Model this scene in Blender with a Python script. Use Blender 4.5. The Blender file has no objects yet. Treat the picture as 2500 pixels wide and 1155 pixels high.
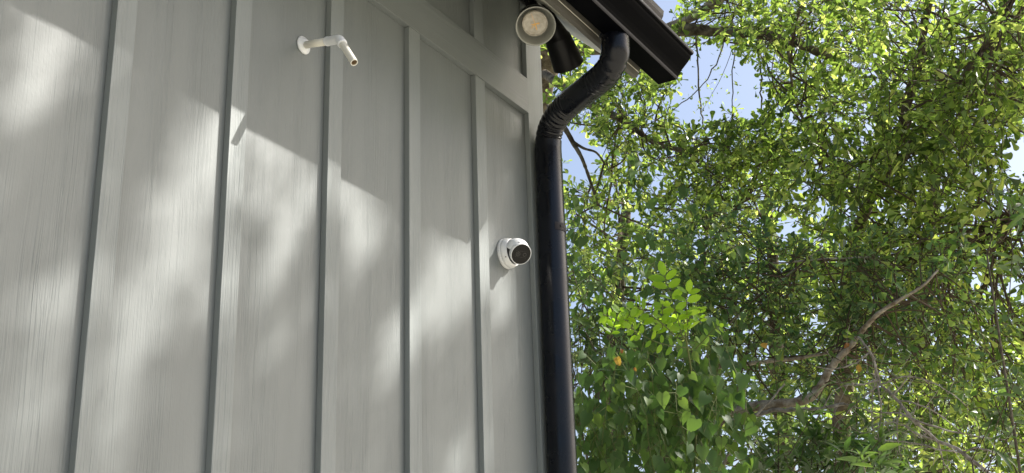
import bpy, bmesh, math, random
import numpy as np
from mathutils import Vector, Matrix

# ------------------------------------------------------------------ camera, light, exposure
S = bpy.context.scene
COL = S.collection
EYE = 1.6                                   # camera height; wall coordinates below are relative to the eye
RT = np.array([0.521779, -0.852533, -0.030551])
UP = np.array([-0.299258, -0.216458, 0.929296])
FW = np.array([0.798868, 0.475745, 0.368071])
FPX = 3191.725
CAM = np.array([0.0, -2.24025, EYE])
cd = bpy.data.cameras.new('camera'); cam = bpy.data.objects.new('camera', cd); COL.objects.link(cam)
cd.sensor_width = 36; cd.lens = 36 * FPX / 2500; cd.clip_end = 2000; cd.clip_start = .05
M = Matrix.Identity(4)
for i in range(3):
    M[i][0] = RT[i]; M[i][1] = UP[i]; M[i][2] = -FW[i]; M[i][3] = CAM[i]
cam.matrix_world = M
S.camera = cam

SUNV = Vector((1.03, -1.0, 1.265)).normalized()          # towards the sun
w = bpy.data.worlds.new('World'); S.world = w; w.use_nodes = True
nt = w.node_tree; nt.nodes.clear()
sky = nt.nodes.new('ShaderNodeTexSky'); sky.sky_type = 'NISHITA'; sky.sun_disc = False
sky.sun_elevation = math.asin(SUNV.z); sky.sun_rotation = math.atan2(SUNV.x, SUNV.y)
sky.air_density = 1.0; sky.dust_density = 4.6; sky.ozone_density = 1.5
bg = nt.nodes.new('ShaderNodeBackground'); bg.inputs[1].default_value = 0.122
ow = nt.nodes.new('ShaderNodeOutputWorld')
nt.links.new(sky.outputs[0], bg.inputs[0]); nt.links.new(bg.outputs[0], ow.inputs[0])
sl = bpy.data.lights.new('sun', 'SUN'); sl.energy = 4.9; sl.angle = math.radians(0.55); sl.color = (1.0, .96, .89)
so = bpy.data.objects.new('sun', sl); COL.objects.link(so)
so.rotation_euler = (-SUNV).to_track_quat('-Z', 'Y').to_euler(); so.location = (8, -8, 12)
S.view_settings.view_transform = 'Standard'; S.view_settings.look = 'None'
S.view_settings.exposure = 0.97; S.view_settings.gamma = 1.0; S.view_settings.use_curve_mapping = False
S.render.engine = 'CYCLES'
S.cycles.max_bounces = 8; S.cycles.transparent_max_bounces = 4; S.cycles.diffuse_bounces = 4
S.cycles.glossy_bounces = 3; S.cycles.transmission_bounces = 4

rng = np.random.default_rng(11)
random.seed(4)

# ------------------------------------------------------------------ helpers
def at(px, py, r):
    """world point seen at a photograph pixel, r metres from the camera"""
    d = (px - 1250) / FPX * RT + (577.5 - py) / FPX * UP + FW
    return CAM + d / np.linalg.norm(d) * r

def onwall(px, py):
    d = (px - 1250) / FPX * RT + (577.5 - py) / FPX * UP + FW
    p = CAM + d * (-CAM[1] / d[1]); return p[0], p[2]

def onray(px, py, y):
    d = (px - 1250) / FPX * RT + (577.5 - py) / FPX * UP + FW
    s = (y - CAM[1]) / d[1]; return Vector(CAM + d * s)

def project(p):
    d = np.asarray(p) - CAM
    z = d @ FW
    return 1250 + FPX * (d @ RT) / z, 577.5 - FPX * (d @ UP) / z, z

def Z(z): return z + EYE

def link(name, me, m=None, parent=None, label=None, cat=None, group=None, kind=None):
    o = bpy.data.objects.new(name, me); COL.objects.link(o)
    if m is not None and me is not None and not me.materials: me.materials.append(m)
    if parent is not None: o.parent = parent; o.location = -Vector(parent['base'])
    tag(o, label, cat, group, kind)
    return o

def sub(name, me, m, part, **k):
    """a sub-part: the part already carries the offset"""
    o = bpy.data.objects.new(name, me); COL.objects.link(o)
    if m is not None and not me.materials: me.materials.append(m)
    o.parent = part; tag(o, **k)
    return o

def tag(o, label=None, cat=None, group=None, kind=None):
    if label: o['label'] = label
    if cat: o['category'] = cat
    if group: o['group'] = group
    if kind: o['kind'] = kind

def thing(name, base, label, cat, group=None):
    o = bpy.data.objects.new(name, None); COL.objects.link(o)
    o.location = base; o['base'] = tuple(float(v) for v in base); o.empty_display_size = .2
    tag(o, label, cat, group)
    return o

def me_bm(name, bm, smooth=False):
    bmesh.ops.recalc_face_normals(bm, faces=bm.faces[:])
    me = bpy.data.meshes.new(name); bm.to_mesh(me); bm.free()
    if smooth:
        for p in me.polygons: p.use_smooth = True
    return me

def box(bm, x0, x1, y0, y1, z0, z1, bev=0.0):
    r = bmesh.ops.create_cube(bm, size=1)
    vs = r['verts']
    for v in vs:
        v.co = Vector(((x0 + x1) / 2 + v.co.x * (x1 - x0), (y0 + y1) / 2 + v.co.y * (y1 - y0), (z0 + z1) / 2 + v.co.z * (z1 - z0)))
    if bev:
        es = list({e for v in vs for e in v.link_edges})
        bmesh.ops.bevel(bm, geom=es, offset=bev, segments=2, affect='EDGES', profile=.6)

def prism(bm, prof, x0, x1):
    """profile of (y, z) extruded along x, closed ends"""
    a = [bm.verts.new((x0, y, z)) for y, z in prof]; b = [bm.verts.new((x1, y, z)) for y, z in prof]
    n = len(prof)
    for i in range(n): bm.faces.new((a[i], a[(i + 1) % n], b[(i + 1) % n], b[i]))
    bm.faces.new(a[::-1]); bm.faces.new(b)

def tube(bm, pts, rad, n=8, cap=True, pleat=None):
    pts = [Vector(p) for p in pts]
    if not hasattr(rad, '__len__'): rad = [rad] * len(pts)
    rings = []; nrm = None
    for i, p in enumerate(pts):
        t = (pts[min(i + 1, len(pts) - 1)] - pts[max(i - 1, 0)]).normalized()
        if nrm is None: nrm = t.orthogonal().normalized()
        else: nrm = (nrm - t * nrm.dot(t)).normalized()
        b = t.cross(nrm)
        ring = []
        for k in range(n):
            a = 2 * math.pi * k / n
            d = nrm * math.cos(a) + b * math.sin(a)
            r = rad[i] * (1 + (pleat(i, d) if pleat else 0))
            ring.append(bm.verts.new(p + d * r))
        rings.append(ring)
    for i in range(len(rings) - 1):
        for k in range(n):
            bm.faces.new((rings[i][k], rings[i][(k + 1) % n], rings[i + 1][(k + 1) % n], rings[i + 1][k]))
    if cap:
        bm.faces.new(rings[0][::-1]); bm.faces.new(rings[-1])
    return rings

def spline(pts, n=6):
    P = [np.array(p, float) for p in pts]
    P = [2 * P[0] - P[1]] + P + [2 * P[-1] - P[-2]]
    out = []
    for i in range(1, len(P) - 2):
        for k in range(n):
            t = k / n
            out.append(.5 * ((2 * P[i]) + (-P[i - 1] + P[i + 1]) * t + (2 * P[i - 1] - 5 * P[i] + 4 * P[i + 1] - P[i + 2]) * t * t + (-P[i - 1] + 3 * P[i] - 3 * P[i + 1] + P[i + 2]) * t ** 3))
    out.append(P[-2]); return out

def lathe(bm, prof, o, ax, n=32, cap=True):
    """prof = [(radius, distance along axis)]"""
    o = Vector(o); ax = Vector(ax).normalized(); u = ax.orthogonal().normalized(); v = ax.cross(u)
    rings = []
    for r, h in prof:
        rings.append([bm.verts.new(o + ax * h + (u * math.cos(2 * math.pi * k / n) + v * math.sin(2 * math.pi * k / n)) * max(r, 1e-5)) for k in range(n)])
    for i in range(len(rings) - 1):
        for k in range(n):
            bm.faces.new((rings[i][k], rings[i][(k + 1) % n], rings[i + 1][(k + 1) % n], rings[i + 1][k]))
    if cap:
        bm.faces.new(rings[0][::-1]); bm.faces.new(rings[-1])

# ------------------------------------------------------------------ materials
def mat(name, col, rough=.6, spec=.5, metal=0.0, coat=0.0):
    m = bpy.data.materials.new(name); m.use_nodes = True
    b = m.node_tree.nodes['Principled BSDF']
    b.inputs['Base Color'].default_value = (*col, 1); b.inputs['Roughness'].default_value = rough
    b.inputs['Specular IOR Level'].default_value = spec; b.inputs['Metallic'].default_value = metal
    b.inputs['Coat Weight'].default_value = coat
    return m, b, m.node_tree

def N(nt, t, **k):
    n = nt.nodes.new(t)
    for a, v in k.items():
        if a.startswith('i_'):
            n.inputs[a[2:].replace('_', ' ')].default_value = v
        else: setattr(n, a, v)
    return n

def ramp(nt, src, stops):
    r = nt.nodes.new('ShaderNodeValToRGB'); nt.links.new(src, r.inputs[0])
    el = r.color_ramp.elements
    while len(el) < len(stops): el.new(.5)
    for e, (p, c) in zip(el, stops):
        e.position = p; e.color = (*c, 1) if len(c) == 3 else c
    return r.outputs[0]

def math_(nt, op, a, b=None, c=None):
    n = nt.nodes.new('ShaderNodeMath'); n.operation = op
    for i, v in enumerate((a, b, c)):
        if v is None: continue
        if isinstance(v, (int, float)): n.inputs[i].default_value = v
        else: nt.links.new(v, n.inputs[i])
    return n.outputs[0]

def stretch(nt, src, sc):
    m = nt.nodes.new('ShaderNodeMapping'); m.inputs['Scale'].default_value = sc
    nt.links.new(src, m.inputs[0]); return m.outputs[0]

def painted_wood(name, grain=1.0, knots=True, axis='z', col=(.162, .178, .176)):
    """textured fibre-cement siding: embossed cedar grain under satin paint"""
    m, b, nt = mat(name, col, .5, .4)
    tc = N(nt, 'ShaderNodeTexCoord').outputs['Object']
    sc = {'z': lambda a, l: (a, a, l), 'x': lambda a, l: (l, a, a)}[axis]
    # slow sideways wander of the grain lines
    wn = N(nt, 'ShaderNodeTexNoise', i_Scale=1.0, i_Detail=2.0); nt.links.new(stretch(nt, tc, sc(5, 1.6)), wn.inputs['Vector'])
    vm = N(nt, 'ShaderNodeVectorMath', operation='SCALE'); nt.links.new(wn.outputs['Color'], vm.inputs[0]); vm.inputs['Scale'].default_value = .03
    va = N(nt, 'ShaderNodeVectorMath', operation='ADD'); nt.links.new(tc, va.inputs[0]); nt.links.new(vm.outputs[0], va.inputs[1])
    p = va.outputs[0]
    n1 = N(nt, 'ShaderNodeTexNoise', i_Scale=1.0, i_Detail=2.0, i_Roughness=.45); nt.links.new(stretch(nt, p, sc(240, 1.0)), n1.inputs['Vector'])
    n2 = N(nt, 'ShaderNodeTexNoise', i_Scale=1.0, i_Detail=3.0, i_Roughness=.6); nt.links.new(stretch(nt, p, sc(75, 2.0)), n2.inputs['Vector'])
    n3 = N(nt, 'ShaderNodeTexNoise', i_Scale=160.0, i_Detail=2.0); nt.links.new(stretch(nt, p, sc(1, .55)), n3.inputs['Vector'])
    # where the grain is deep and where it fades to nearly smooth
    mk = N(nt, 'ShaderNodeTexNoise', i_Scale=1.0, i_Detail=1.5); nt.links.new(stretch(nt, p, sc(11, .9)), mk.inputs['Vector'])
    mask = ramp(nt, mk.outputs['Fac'], [(.36, (.12,) * 3), (.62, (1,) * 3)])
    fine = math_(nt, 'MULTIPLY', n1.outputs['Fac'], mask)
    deep = ramp(nt, n2.outputs['Fac'], [(.38, (0,) * 3), (.43, (1,) * 3)])       # narrow cracks
    mk2 = N(nt, 'ShaderNodeTexNoise', i_Scale=1.0, i_Detail=1.0); nt.links.new(stretch(nt, tc, sc(7, 3.1)), mk2.inputs['Vector'])
    mask2 = ramp(nt, mk2.outputs['Fac'], [(.52, (0,) * 3), (.64, (1,) * 3)])
    inv = math_(nt, 'SUBTRACT', 1.0, deep)
    crack = math_(nt, 'MULTIPLY', inv, mask2)
    h = math_(nt, 'MULTIPLY', fine, 1.7 * grain)
    h = math_(nt, 'SUBTRACT', h, math_(nt, 'MULTIPLY', crack, .2 * grain))
    h = math_(nt, 'ADD', h, math_(nt, 'MULTIPLY', n3.outputs['Fac'], .22))
    bp = N(nt, 'ShaderNodeBump'); bp.inputs['Distance'].default_value = .0021
    gn_ = N(nt, 'ShaderNodeNewGeometry'); sx_ = N(nt, 'ShaderNodeSeparateXYZ'); nt.links.new(gn_.outputs['True Normal'], sx_.inputs[0])
    nt.links.new(math_(nt, 'MULTIPLY', math_(nt, 'POWER', math_(nt, 'ABSOLUTE', sx_.outputs['Y']), 6), .8), bp.inputs['Strength'])
    nt.links.new(h, bp.inputs['Height']); nt.links.new(bp.outputs[0], b.inputs['Normal'])
    # slight soiling and uneven paint, in long vertical clouds
    dn = N(nt, 'ShaderNodeTexNoise', i_Scale=1.0, i_Detail=4.0, i_Roughness=.6); nt.links.new(stretch(nt, tc, sc(5.0, 1.8)), dn.inputs['Vector'])
    base = ramp(nt, dn.outputs['Fac'], [(.3, tuple(c * .93 for c in col)), (.7, tuple(c * 1.04 for c in col))])
    nt.links.new(base, b.inputs['Base Color'])
    return m

WALL = painted_wood('siding_paint')
BATTEN = painted_wood('batten_paint', 1.3, col=(.196, .216, .215))
FRIEZE = painted_wood('frieze_paint', .6, axis='x')
SOFFIT, _b, _n = mat('soffit_paint', (.56, .55, .47), .55)
FASCIA = painted_wood('fascia_paint', .5, axis='x', col=(.105, .10, .085))

def black_metal(name, col, rough, spec, bump=0.0):
    m, b, nt = mat(name, col, rough, spec)
    tc = N(nt, 'ShaderNodeTexCoord').outputs['Object']
    n = N(nt, 'ShaderNodeTexNoise', i_Scale=9.0, i_Detail=5.0); nt.links.new(tc, n.inputs['Vector'])
    r = ramp(nt, n.outputs['Fac'], [(.35, (rough - .05,) * 3), (.7, (rough + .14,) * 3)])
    nt.links.new(r, b.inputs['Roughness'])
    dust = ramp(nt, n.outputs['Fac'], [(.45, col), (.8, tuple(c * 1.5 + .0005 for c in col))]); nt.links.new(dust, b.inputs['Base Color'])
    if bump:
        n2 = N(nt, 'ShaderNodeTexNoise', i_Scale=55.0, i_Detail=2.0); nt.links.new(tc, n2.inputs['Vector'])
        bp = N(nt, 'ShaderNodeBump'); bp.inputs['Strength'].default_value = bump; bp.inputs['Distance'].default_value = .002
        nt.links.new(n2.outputs['Fac'], bp.inputs['Height']); nt.links.new(bp.outputs[0], b.inputs['Normal'])
    return m
GUTTER = black_metal('black_gutter_paint', (.0010, .0011, .0018), .35, .02)
PIPE = black_metal('black_downspout_paint', (.0018, .0024, .0052), .24, .38, .05)
LAMPBLK = black_metal('black_lamp_paint', (.002, .002, .0025), .34, .22)
STRAPM = black_metal('pipe_strap_metal', (.05, .045, .05), .5, .4)
STEEL = black_metal('strap_metal', (.022, .019, .022), .45, .5)
BEAD, _b, _n = mat('edge_highlight', (.04, .039, .045), .5, .2)  # paler strips on bead and lip: the reflected highlight is put into the colour
WHITEP, _b, _n = mat('white_plastic', (.74, .75, .76), .42)
PVC, _b, _n = mat('pvc_plastic', (.72, .70, .62), .38)
PVCW, _b, _n = mat('pvc_fitting', (.72, .74, .76), .34)
PVCIN, _b, _n = mat('pvc_inside', (.33, .24, .14), .7)
GLASSB, _b, _n = mat('lens_cover', (.004, .0038, .0034), .12, .22)
DARK, _b, _n = mat('dark_plastic', (.012, .012, .013), .4)
GREYPT, _b, _n = mat('lamp_inner_paint', (.36, .365, .33), .5)
FROST, fb, fn = mat('bulb_glass', (.74, .66, .54), .22, .6)
_tc = N(fn, 'ShaderNodeTexCoord').outputs['Object']
_v = N(fn, 'ShaderNodeTexNoise', i_Scale=70.0, i_Detail=3.0); fn.links.new(_tc, _v.inputs['Vector'])
_c = ramp(fn, _v.outputs['Fac'], [(.3, (.36, .32, .25)), (.7, (.56, .52, .45))]); fn.links.new(_c, fb.inputs['Base Color'])
AMBER, _b, _n = mat('bulb_phosphor', (.75, .45, .14), .4)
SHINGLE, sb, sn = mat('shingle', (.07, .07, .08), .9)

def bark(name, c0, c1, sc=14):
    m, b, nt = mat(name, c0, .9, .2)
    tc = N(nt, 'ShaderNodeTexCoord').outputs['Object']
    n = N(nt, 'ShaderNodeTexNoise', i_Scale=float(sc), i_Detail=6.0, i_Roughness=.65); nt.links.new(tc, n.inputs['Vector'])
    c = ramp(nt, n.outputs['Fac'], [(.36, c0), (.52, tuple((a + b_) / 2 for a, b_ in zip(c0, c1))), (.66, c1)])
    nt.links.new(c, b.inputs['Base Color'])
    bp = N(nt, 'ShaderNodeBump'); bp.inputs['Strength'].default_value = .7; bp.inputs['Distance'].default_value = .012
    nt.links.new(n.outputs['Fac'], bp.inputs['Height']); nt.links.new(bp.outputs[0], b.inputs['Normal'])
    return m
BARK = bark('oak_bark', (.045, .034, .024), (.20, .17, .12))
BARKL = bark('lichen_bark', (.13, .095, .06), (.42, .38, .31), 22)
DEADW = bark('dead_wood', (.16, .135, .11), (.42, .39, .34), 30)
TWIGM, _b, _n = mat('twig_bark', (.075, .055, .035), .85, .2)
VINEST, _b, _n = mat('vine_stem', (.10, .12, .035), .7, .3)

def leafmat(name, cols, trans, tfac=.45, rough=.42, spec=.45):
    m = bpy.data.materials.new(name); m.use_nodes = True; nt = m.node_tree
    b = nt.nodes['Principled BSDF']; out = nt.nodes['Material Output']
    at_ = N(nt, 'ShaderNodeAttribute', attribute_name='tint')
    oi = N(nt, 'ShaderNodeObjectInfo')
    s = math_(nt, 'FRACT', math_(nt, 'ADD', at_.outputs['Fac'], oi.outputs['Random']))
    tc = N(nt, 'ShaderNodeTexCoord').outputs['Object']
    n = N(nt, 'ShaderNodeTexNoise', i_Scale=60.0, i_Detail=2.0); nt.links.new(tc, n.inputs['Vector'])
    s2 = math_(nt, 'ADD', s, math_(nt, 'MULTIPLY', math_(nt, 'SUBTRACT', n.outputs['Fac'], .5), .25))
    c = ramp(nt, s2, list(zip([0, .45, .8, 1.0], cols)))
    t = ramp(nt, s2, list(zip([0, .45, .8, 1.0], trans)))
    nt.links.new(c, b.inputs['Base Color']); b.inputs['Roughness'].default_value = rough
    b.inputs['Specular IOR Level'].default_value = spec
    tr = N(nt, 'ShaderNodeBsdfTranslucent'); nt.links.new(t, tr.inputs['Color'])
    mx = N(nt, 'ShaderNodeMixShader'); mx.inputs[0].default_value = tfac
    nt.links.new(b.outputs[0], mx.inputs[1]); nt.links.new(tr.outputs[0], mx.inputs[2]); nt.links.new(mx.outputs[0], out.inputs['Surface'])
    return m
OAKLEAF = leafmat('oak_leaf', [(.024, .045, .014), (.05, .085, .022), (.09, .135, .04), (.15, .175, .05)],
                  [(.075, .14, .02), (.31, .47, .06), (.60, .80, .13), (.78, .86, .20)], .54, .27, .6)
FARLEAF = leafmat('far_leaf', [(.03, .06, .02), (.055, .098, .03), (.075, .125, .04), (.11, .15, .05)],
                  [(.05, .10, .02), (.19, .32, .045), (.43, .62, .11), (.66, .80, .18)], .38, .4, .4)
MIDLEAF = leafmat('shade_oak_leaf', [(.026, .06, .022), (.045, .10, .034), (.06, .13, .045), (.10, .15, .045)],  # oak leaf copy with the shade put into its deeper greens
                  [(.05, .12, .02), (.15, .28, .04), (.38, .55, .08), (.62, .72, .12)], .40, .34, .5)
VINELEAF = leafmat('heart_leaf', [(.04, .08, .024), (.055, .105, .03), (.075, .135, .036), (.10, .16, .04)],
                   [(.07, .15, .03), (.11, .22, .035), (.18, .32, .045), (.26, .40, .05)], .34, .5, .3)
LANCELEAF = leafmat('lance_leaf', [(.035, .07, .025), (.045, .085, .03), (.055, .10, .03), (.07, .12, .03)],
                    [(.10, .22, .03), (.14, .28, .03), (.2, .36, .04), (.25, .4, .05)], .3, .33, .55)
SPRIGLEAF = leafmat('locust_leaf', [(.08, .16, .02), (.10, .19, .02), (.12, .22, .025), (.13, .24, .03)],
                    [(.34, .60, .03), (.40, .66, .03), (.46, .72, .04), (.5, .75, .05)], .55, .5, .3)
DEADLEAF = leafmat('dry_leaf', [(.16, .06, .025), (.24, .11, .035), (.42, .26, .05), (.20, .08, .03)],
                   [(.25, .09, .03), (.34, .16, .04), (.6, .42, .06), (.3, .12, .03)], .25, .6, .3)

# ------------------------------------------------------------------ ground
gm, gb, gn = mat('dry_lawn', (.2, .17, .1), .95, .1)
_tc = N(gn, 'ShaderNodeTexCoord').outputs['Object']
_v = N(gn, 'ShaderNodeTexNoise', i_Scale=.7, i_Detail=8.0); gn.links.new(_tc, _v.inputs['Vector'])
gn.links.new(ramp(gn, _v.outputs['Fac'], [(.35, (.30, .29, .22)), (.6, (.50, .47, .40))]), gb.inputs['Base Color'])
bm = bmesh.new(); bmesh.ops.create_grid(bm, x_segments=40, y_segments=40, size=300)
for v in bm.verts:
    v.co.z = 0 if (abs(v.co.x) < 30 and abs(v.co.y) < 30) else random.uniform(-.15, .25)
link('ground', me_bm('ground', bm, True), gm, kind='structure')

# ------------------------------------------------------------------ house
SP = .4064; X0 = 1.88123; BT = .021; BW = .0621
XC = 3.880; XE = 3.978                       # corner board
FZ0, FZ1 = Z(2.2730), Z(2.4212)              # frieze board
TOPZ = Z(2.787)                              # where the sloping soffit meets the wall
XL = X0 - 10 * SP
house = thing('house', (2.0, 2.0, 0), 'white board-and-batten house wall with sloping eave above it', 'house')
for i in range(-10, 5):
    xa = X0 + i * SP + .03; xb = xa + SP
    if i == 4: xb = XE - .004
    bm = bmesh.new(); box(bm, xa + .0006, xb - .0006, 0, .012, .28, TOPZ + .01)
    link('siding_panel', me_bm('siding_panel', bm), WALL, house)
    x = X0 + i * SP
    bm = bmesh.new(); box(bm, x, x + BW, -BT, -.0005, .28, FZ0 - .001, .0016)
    link('batten', me_bm('batten', bm), BATTEN, house)
    bm = bmesh.new(); box(bm, x, x + BW, -BT, -.0005, FZ1 + .001, TOPZ, .0016)
    link('batten', me_bm('batten', bm), BATTEN, house)
bm = bmesh.new(); box(bm, XL, XC - .001, -BT - .002, -.0005, FZ0, FZ1, .0016)
link('frieze_board', me_bm('frieze_board', bm), FRIEZE, house)
bm = bmesh.new(); box(bm, XC, XE, -.021, -.0005, .28, TOPZ, .002)
link('corner_board', me_bm('corner_board', bm), BATTEN, house)
bm = bmesh.new(); box(bm, XE - .0005, XE + .019, -.021, .09, .28, TOPZ + .1, .002)
link('corner_board', me_bm('corner_board', bm), BATTEN, house)
# gable side and inside of the house (round the corner)
bm = bmesh.new()
vs = [(0.0905, .28), (6, .28), (6, TOPZ), (3.0, TOPZ + 3.0), (.0905, TOPZ + .09)]
prism(bm, [(y, z) for y, z in vs], XE - .012, XE - .0015)
link('gable_wall', me_bm('gable_wall', bm), WALL, house)
bm = bmesh.new(); box(bm, XL, XE - .02, .0125, 5.98, .28, .30); box(bm, XL, XL + .02, .0125, 5.98, .31, TOPZ); box(bm, XL, XE - .02, 5.98, 6.0, .28, TOPZ)
link('back_wall', me_bm('back_wall', bm), WALL, house)
fm, _, _ = mat('concrete', (.3, .29, .27), .9)
bm = bmesh.new(); box(bm, XL + .01, XE - .01, .01, 5.99, -.2, .279)
link('foundation', me_bm('foundation', bm), fm, house)
# sloping soffit (45 degrees) made of boards with a groove between
def roofline(y0, d0, y1, d1):
    """points at distance d above the soffit line, measured square to the slope"""
    q = .70710678
    return (y0 - d0 * q, Z(2.785) + y0 + d0 * q), (y1 - d1 * q, Z(2.785) + y1 + d1 * q)
for k, (ya, yb) in enumerate([(-.4345, -.385), (-.382, -.19), (-.187, -.0015)]):
    a, b = roofline(ya, 0.0, yb, 0.0); c, d = roofline(yb, .018, ya, .018)
    bm = bmesh.new(); prism(bm, [a, b, c, d], XL, XE + .004)
    link('soffit_board', me_bm('soffit_board', bm), SOFFIT, house)
a, b = roofline(-.4125, .0185, 3.2, .0185); c, d = roofline(3.2, .24, -.366, .24)
bm = bmesh.new(); prism(bm, [a, b, c, d], XL - .02, XE + .002)
rf = link('roof', me_bm('roof', bm), FASCIA, house)
bm = bmesh.new(); prism(bm, [(-.4365, Z(2.345)), (-.418, Z(2.348)), (-.505, Z(2.515)), (-.5235, Z(2.508))], XL - .02, XE + .006)
link('fascia_board', me_bm('fascia_board', bm), FASCIA, house)
bm = bmesh.new()
nrow = 26
for r in range(nrow):
    y0 = -.375 + r * .14; a, b = roofline(y0, .2425 + .008, y0 + .17, .2425 + .002); c, d = roofline(y0 + .17, .2425 + .008, y0, .2425 + .014)
    prism(bm, [a, b, c, d], XL - .04, XE + .012 - (.003 if r % 2 else 0))
sub('shingle_row', me_bm('shingle_row', bm), SHINGLE, rf, kind='stuff')

bm = bmesh.new(); prism(bm, [(-.4735, Z(2.423)), (-.4775, Z(2.421)), (-.5615, Z(2.570)), (-.5655, Z(2.590)), (-.42, Z(2.7395)), (-.42, Z(2.7345)), (-.5585, Z(2.588)), (-.5555, Z(2.572))], XL - .02, XE + .009)
link('drip_edge', me_bm('drip_edge', bm), STEEL, house)

# ------------------------------------------------------------------ gutter
gut = thing('rain_gutter', (1.0, -.56, Z(2.33)), 'black metal rain gutter along the eave above the downspout', 'gutter')
GX1 = 4.052
prof = [(-.487, 2.428), (-.487, 2.333), (-.491, 2.3295), (-.563, 2.3275), (-.5685, 2.3295), (-.5715, 2.334), (-.578, 2.346), (-.588, 2.359), (-.602, 2.372), (-.617, 2.386),
        (-.628, 2.400), (-.632, 2.408), (-.638, 2.409), (-.641, 2.413), (-.641, 2.419), (-.638, 2.423), (-.628, 2.424)]
bm = bmesh.new()
inn = [(y + .0012 if y < -.55 else (y - .0012 if y > -.5 else y), z + (.0012 if z < 2.4 else -.001)) for y, z in prof[::-1]]
full = [(y, Z(z)) for y, z in prof] + [(y, Z(z)) for y, z in inn]
a = [bm.verts.new((XL - .1, y, z)) for y, z in full]; b = [bm.verts.new((GX1, y, z)) for y, z in full]
n = len(full)
for i in range(n): bm.faces.new((a[i], a[(i + 1) % n], b[(i + 1) % n], b[i]))
link('trough', me_bm('trough', bm), GUTTER, gut)
for x, s in ((GX1, 1), (XL - .1, -1)):
    bm = bmesh.new(); cp = [(y, Z(z)) for y, z in prof[:15]] + [(-.628, Z(2.421))]
    prism(bm, cp, x if s > 0 else x - .0015, x + .0015 if s > 0 else x)
    ec = link('end_cap', me_bm('end_cap', bm), GUTTER, gut)
for x in (3.2, 2.4, 1.6):
    bm = bmesh.new(); box(bm, x, x + .02, -.634, -.489, Z(2.405), Z(2.408)); link('hidden_hanger', me_bm('hanger', bm), STEEL, gut).name = 'hanger'
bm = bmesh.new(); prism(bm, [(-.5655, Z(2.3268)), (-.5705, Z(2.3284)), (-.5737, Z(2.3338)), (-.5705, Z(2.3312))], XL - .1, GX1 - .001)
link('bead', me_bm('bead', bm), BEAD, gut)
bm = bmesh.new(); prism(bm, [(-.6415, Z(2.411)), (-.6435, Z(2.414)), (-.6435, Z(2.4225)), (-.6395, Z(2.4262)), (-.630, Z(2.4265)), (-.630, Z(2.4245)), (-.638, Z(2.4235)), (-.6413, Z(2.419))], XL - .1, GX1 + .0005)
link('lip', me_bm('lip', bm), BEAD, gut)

# ------------------------------------------------------------------ downspout
dsp = thing('downspout', (3.93, -.075, .1), 'round black metal downspout with a curved offset down the house corner', 'downspout')
RAD = .0505
def pleated(pts, depth=.05, wl=.0125, seed=0, lo=0, hi=1):
    """resampled centreline with irregular crimps, deepest on the inside of the bend"""
    P = [Vector(p) for p in spline(pts, 40)]
    L = [0]
    for i in range(1, len(P)): L.append(L[-1] + (P[i] - P[i - 1]).length)
    n = int(L[-1] / .0022); out = []; j = 0
    for k in range(n + 1):
        s = L[-1] * k / n
        while j < len(L) - 2 and L[j + 1] < s: j += 1
        t = (s - L[j]) / max(L[j + 1] - L[j], 1e-9); out.append(P[j].lerp(P[j + 1], t))
    return out, L[-1]
rnd = random.Random(5)
def elbow(name, pts, inner, lo=.12, hi=.88):
    P, L = pleated(pts)
    n = len(P); crimps = []
    s = L * lo
    while s < L * hi:
        crimps.append((s, rnd.uniform(.55, 1.15), rnd.uniform(-.8, .8))); s += rnd.uniform(.017, .027)
    inner = Vector(inner).normalized()
    def pl(i, d):
        s = L * i / (n - 1); v = 0
        side = .30 + .70 * max(0, d.dot(inner)) ** .8
        for c, a, ph in crimps:
            u = (s + .004 * math.sin(ph * 3 + 4 * d.z) - c) / .0052
            if abs(u) < 3: v -= .18 * a * side * math.exp(-u * u)
        return v
    bm = bmesh.new(); tube(bm, P, RAD, 40, cap=False, pleat=pl)
    return link(name, me_bm(name, bm, True), PIPE, dsp)
up_pts = [(3.651, -.514, Z(2.335)), (3.6515, -.5135, Z(2.305)), (3.655, -.508, Z(2.268)), (3.673, -.480, Z(2.236)), (3.705, -.428, Z(2.224)), (3.745, -.364, Z(2.226))]
lo_pts = [(3.812, -.256, Z(2.232)), (3.846, -.202, Z(2.232)), (3.880, -.148, Z(2.227)), (3.907, -.106, Z(2.208)), (3.923, -.081, Z(2.172)), (3.928, -.0735, Z(2.130)), (3.928, -.0735, Z(2.095))]
elbow('elbow', up_pts, (.55, -.2, .9), .34, .97)
elbow('elbow', lo_pts, (-.4, -.6, -.7), .1, .8)
bm = bmesh.new(); tube(bm, [up_pts[-1], (3.79, -.2915, Z(2.2295)), lo_pts[0]], RAD * 1.004, 40, False)
link('offset_pipe', me_bm('offset_pipe', bm, True), PIPE, dsp)
bm = bmesh.new(); lathe(bm, [(.0475, 0), (.0475, .06), (.056, .0605), (.056, .062), (0, .0621)], (3.651, -.514, Z(2.276)), (0, 0, 1), 32)
link('outlet', me_bm('outlet', bm, True), PIPE, dsp)
bm = bmesh.new(); PZ = [Z(2.135), Z(2.13), Z(1.72)]
tube(bm, [(3.928, -.0735, z) for z in (Z(2.11), Z(1.765))], RAD * 1.0, 40, False)
link('pipe', me_bm('pipe', bm, True), PIPE, dsp)
bm = bmesh.new(); tube(bm, [(3.928, -.0735, z) for z in (Z(1.785), Z(-1.35))], RAD * 1.008, 40, False)
link('pipe', me_bm('pipe', bm, True), PIPE, dsp)
bm = bmesh.new(); tube(bm, spline([(3.928, -.0735, Z(-1.34)), (3.928, -.08, Z(-1.42)), (3.928, -.13, Z(-1.47)), (3.928, -.25, Z(-1.5))], 6), RAD, 32)
link('elbow', me_bm('elbow', bm, True), PIPE, dsp)
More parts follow.
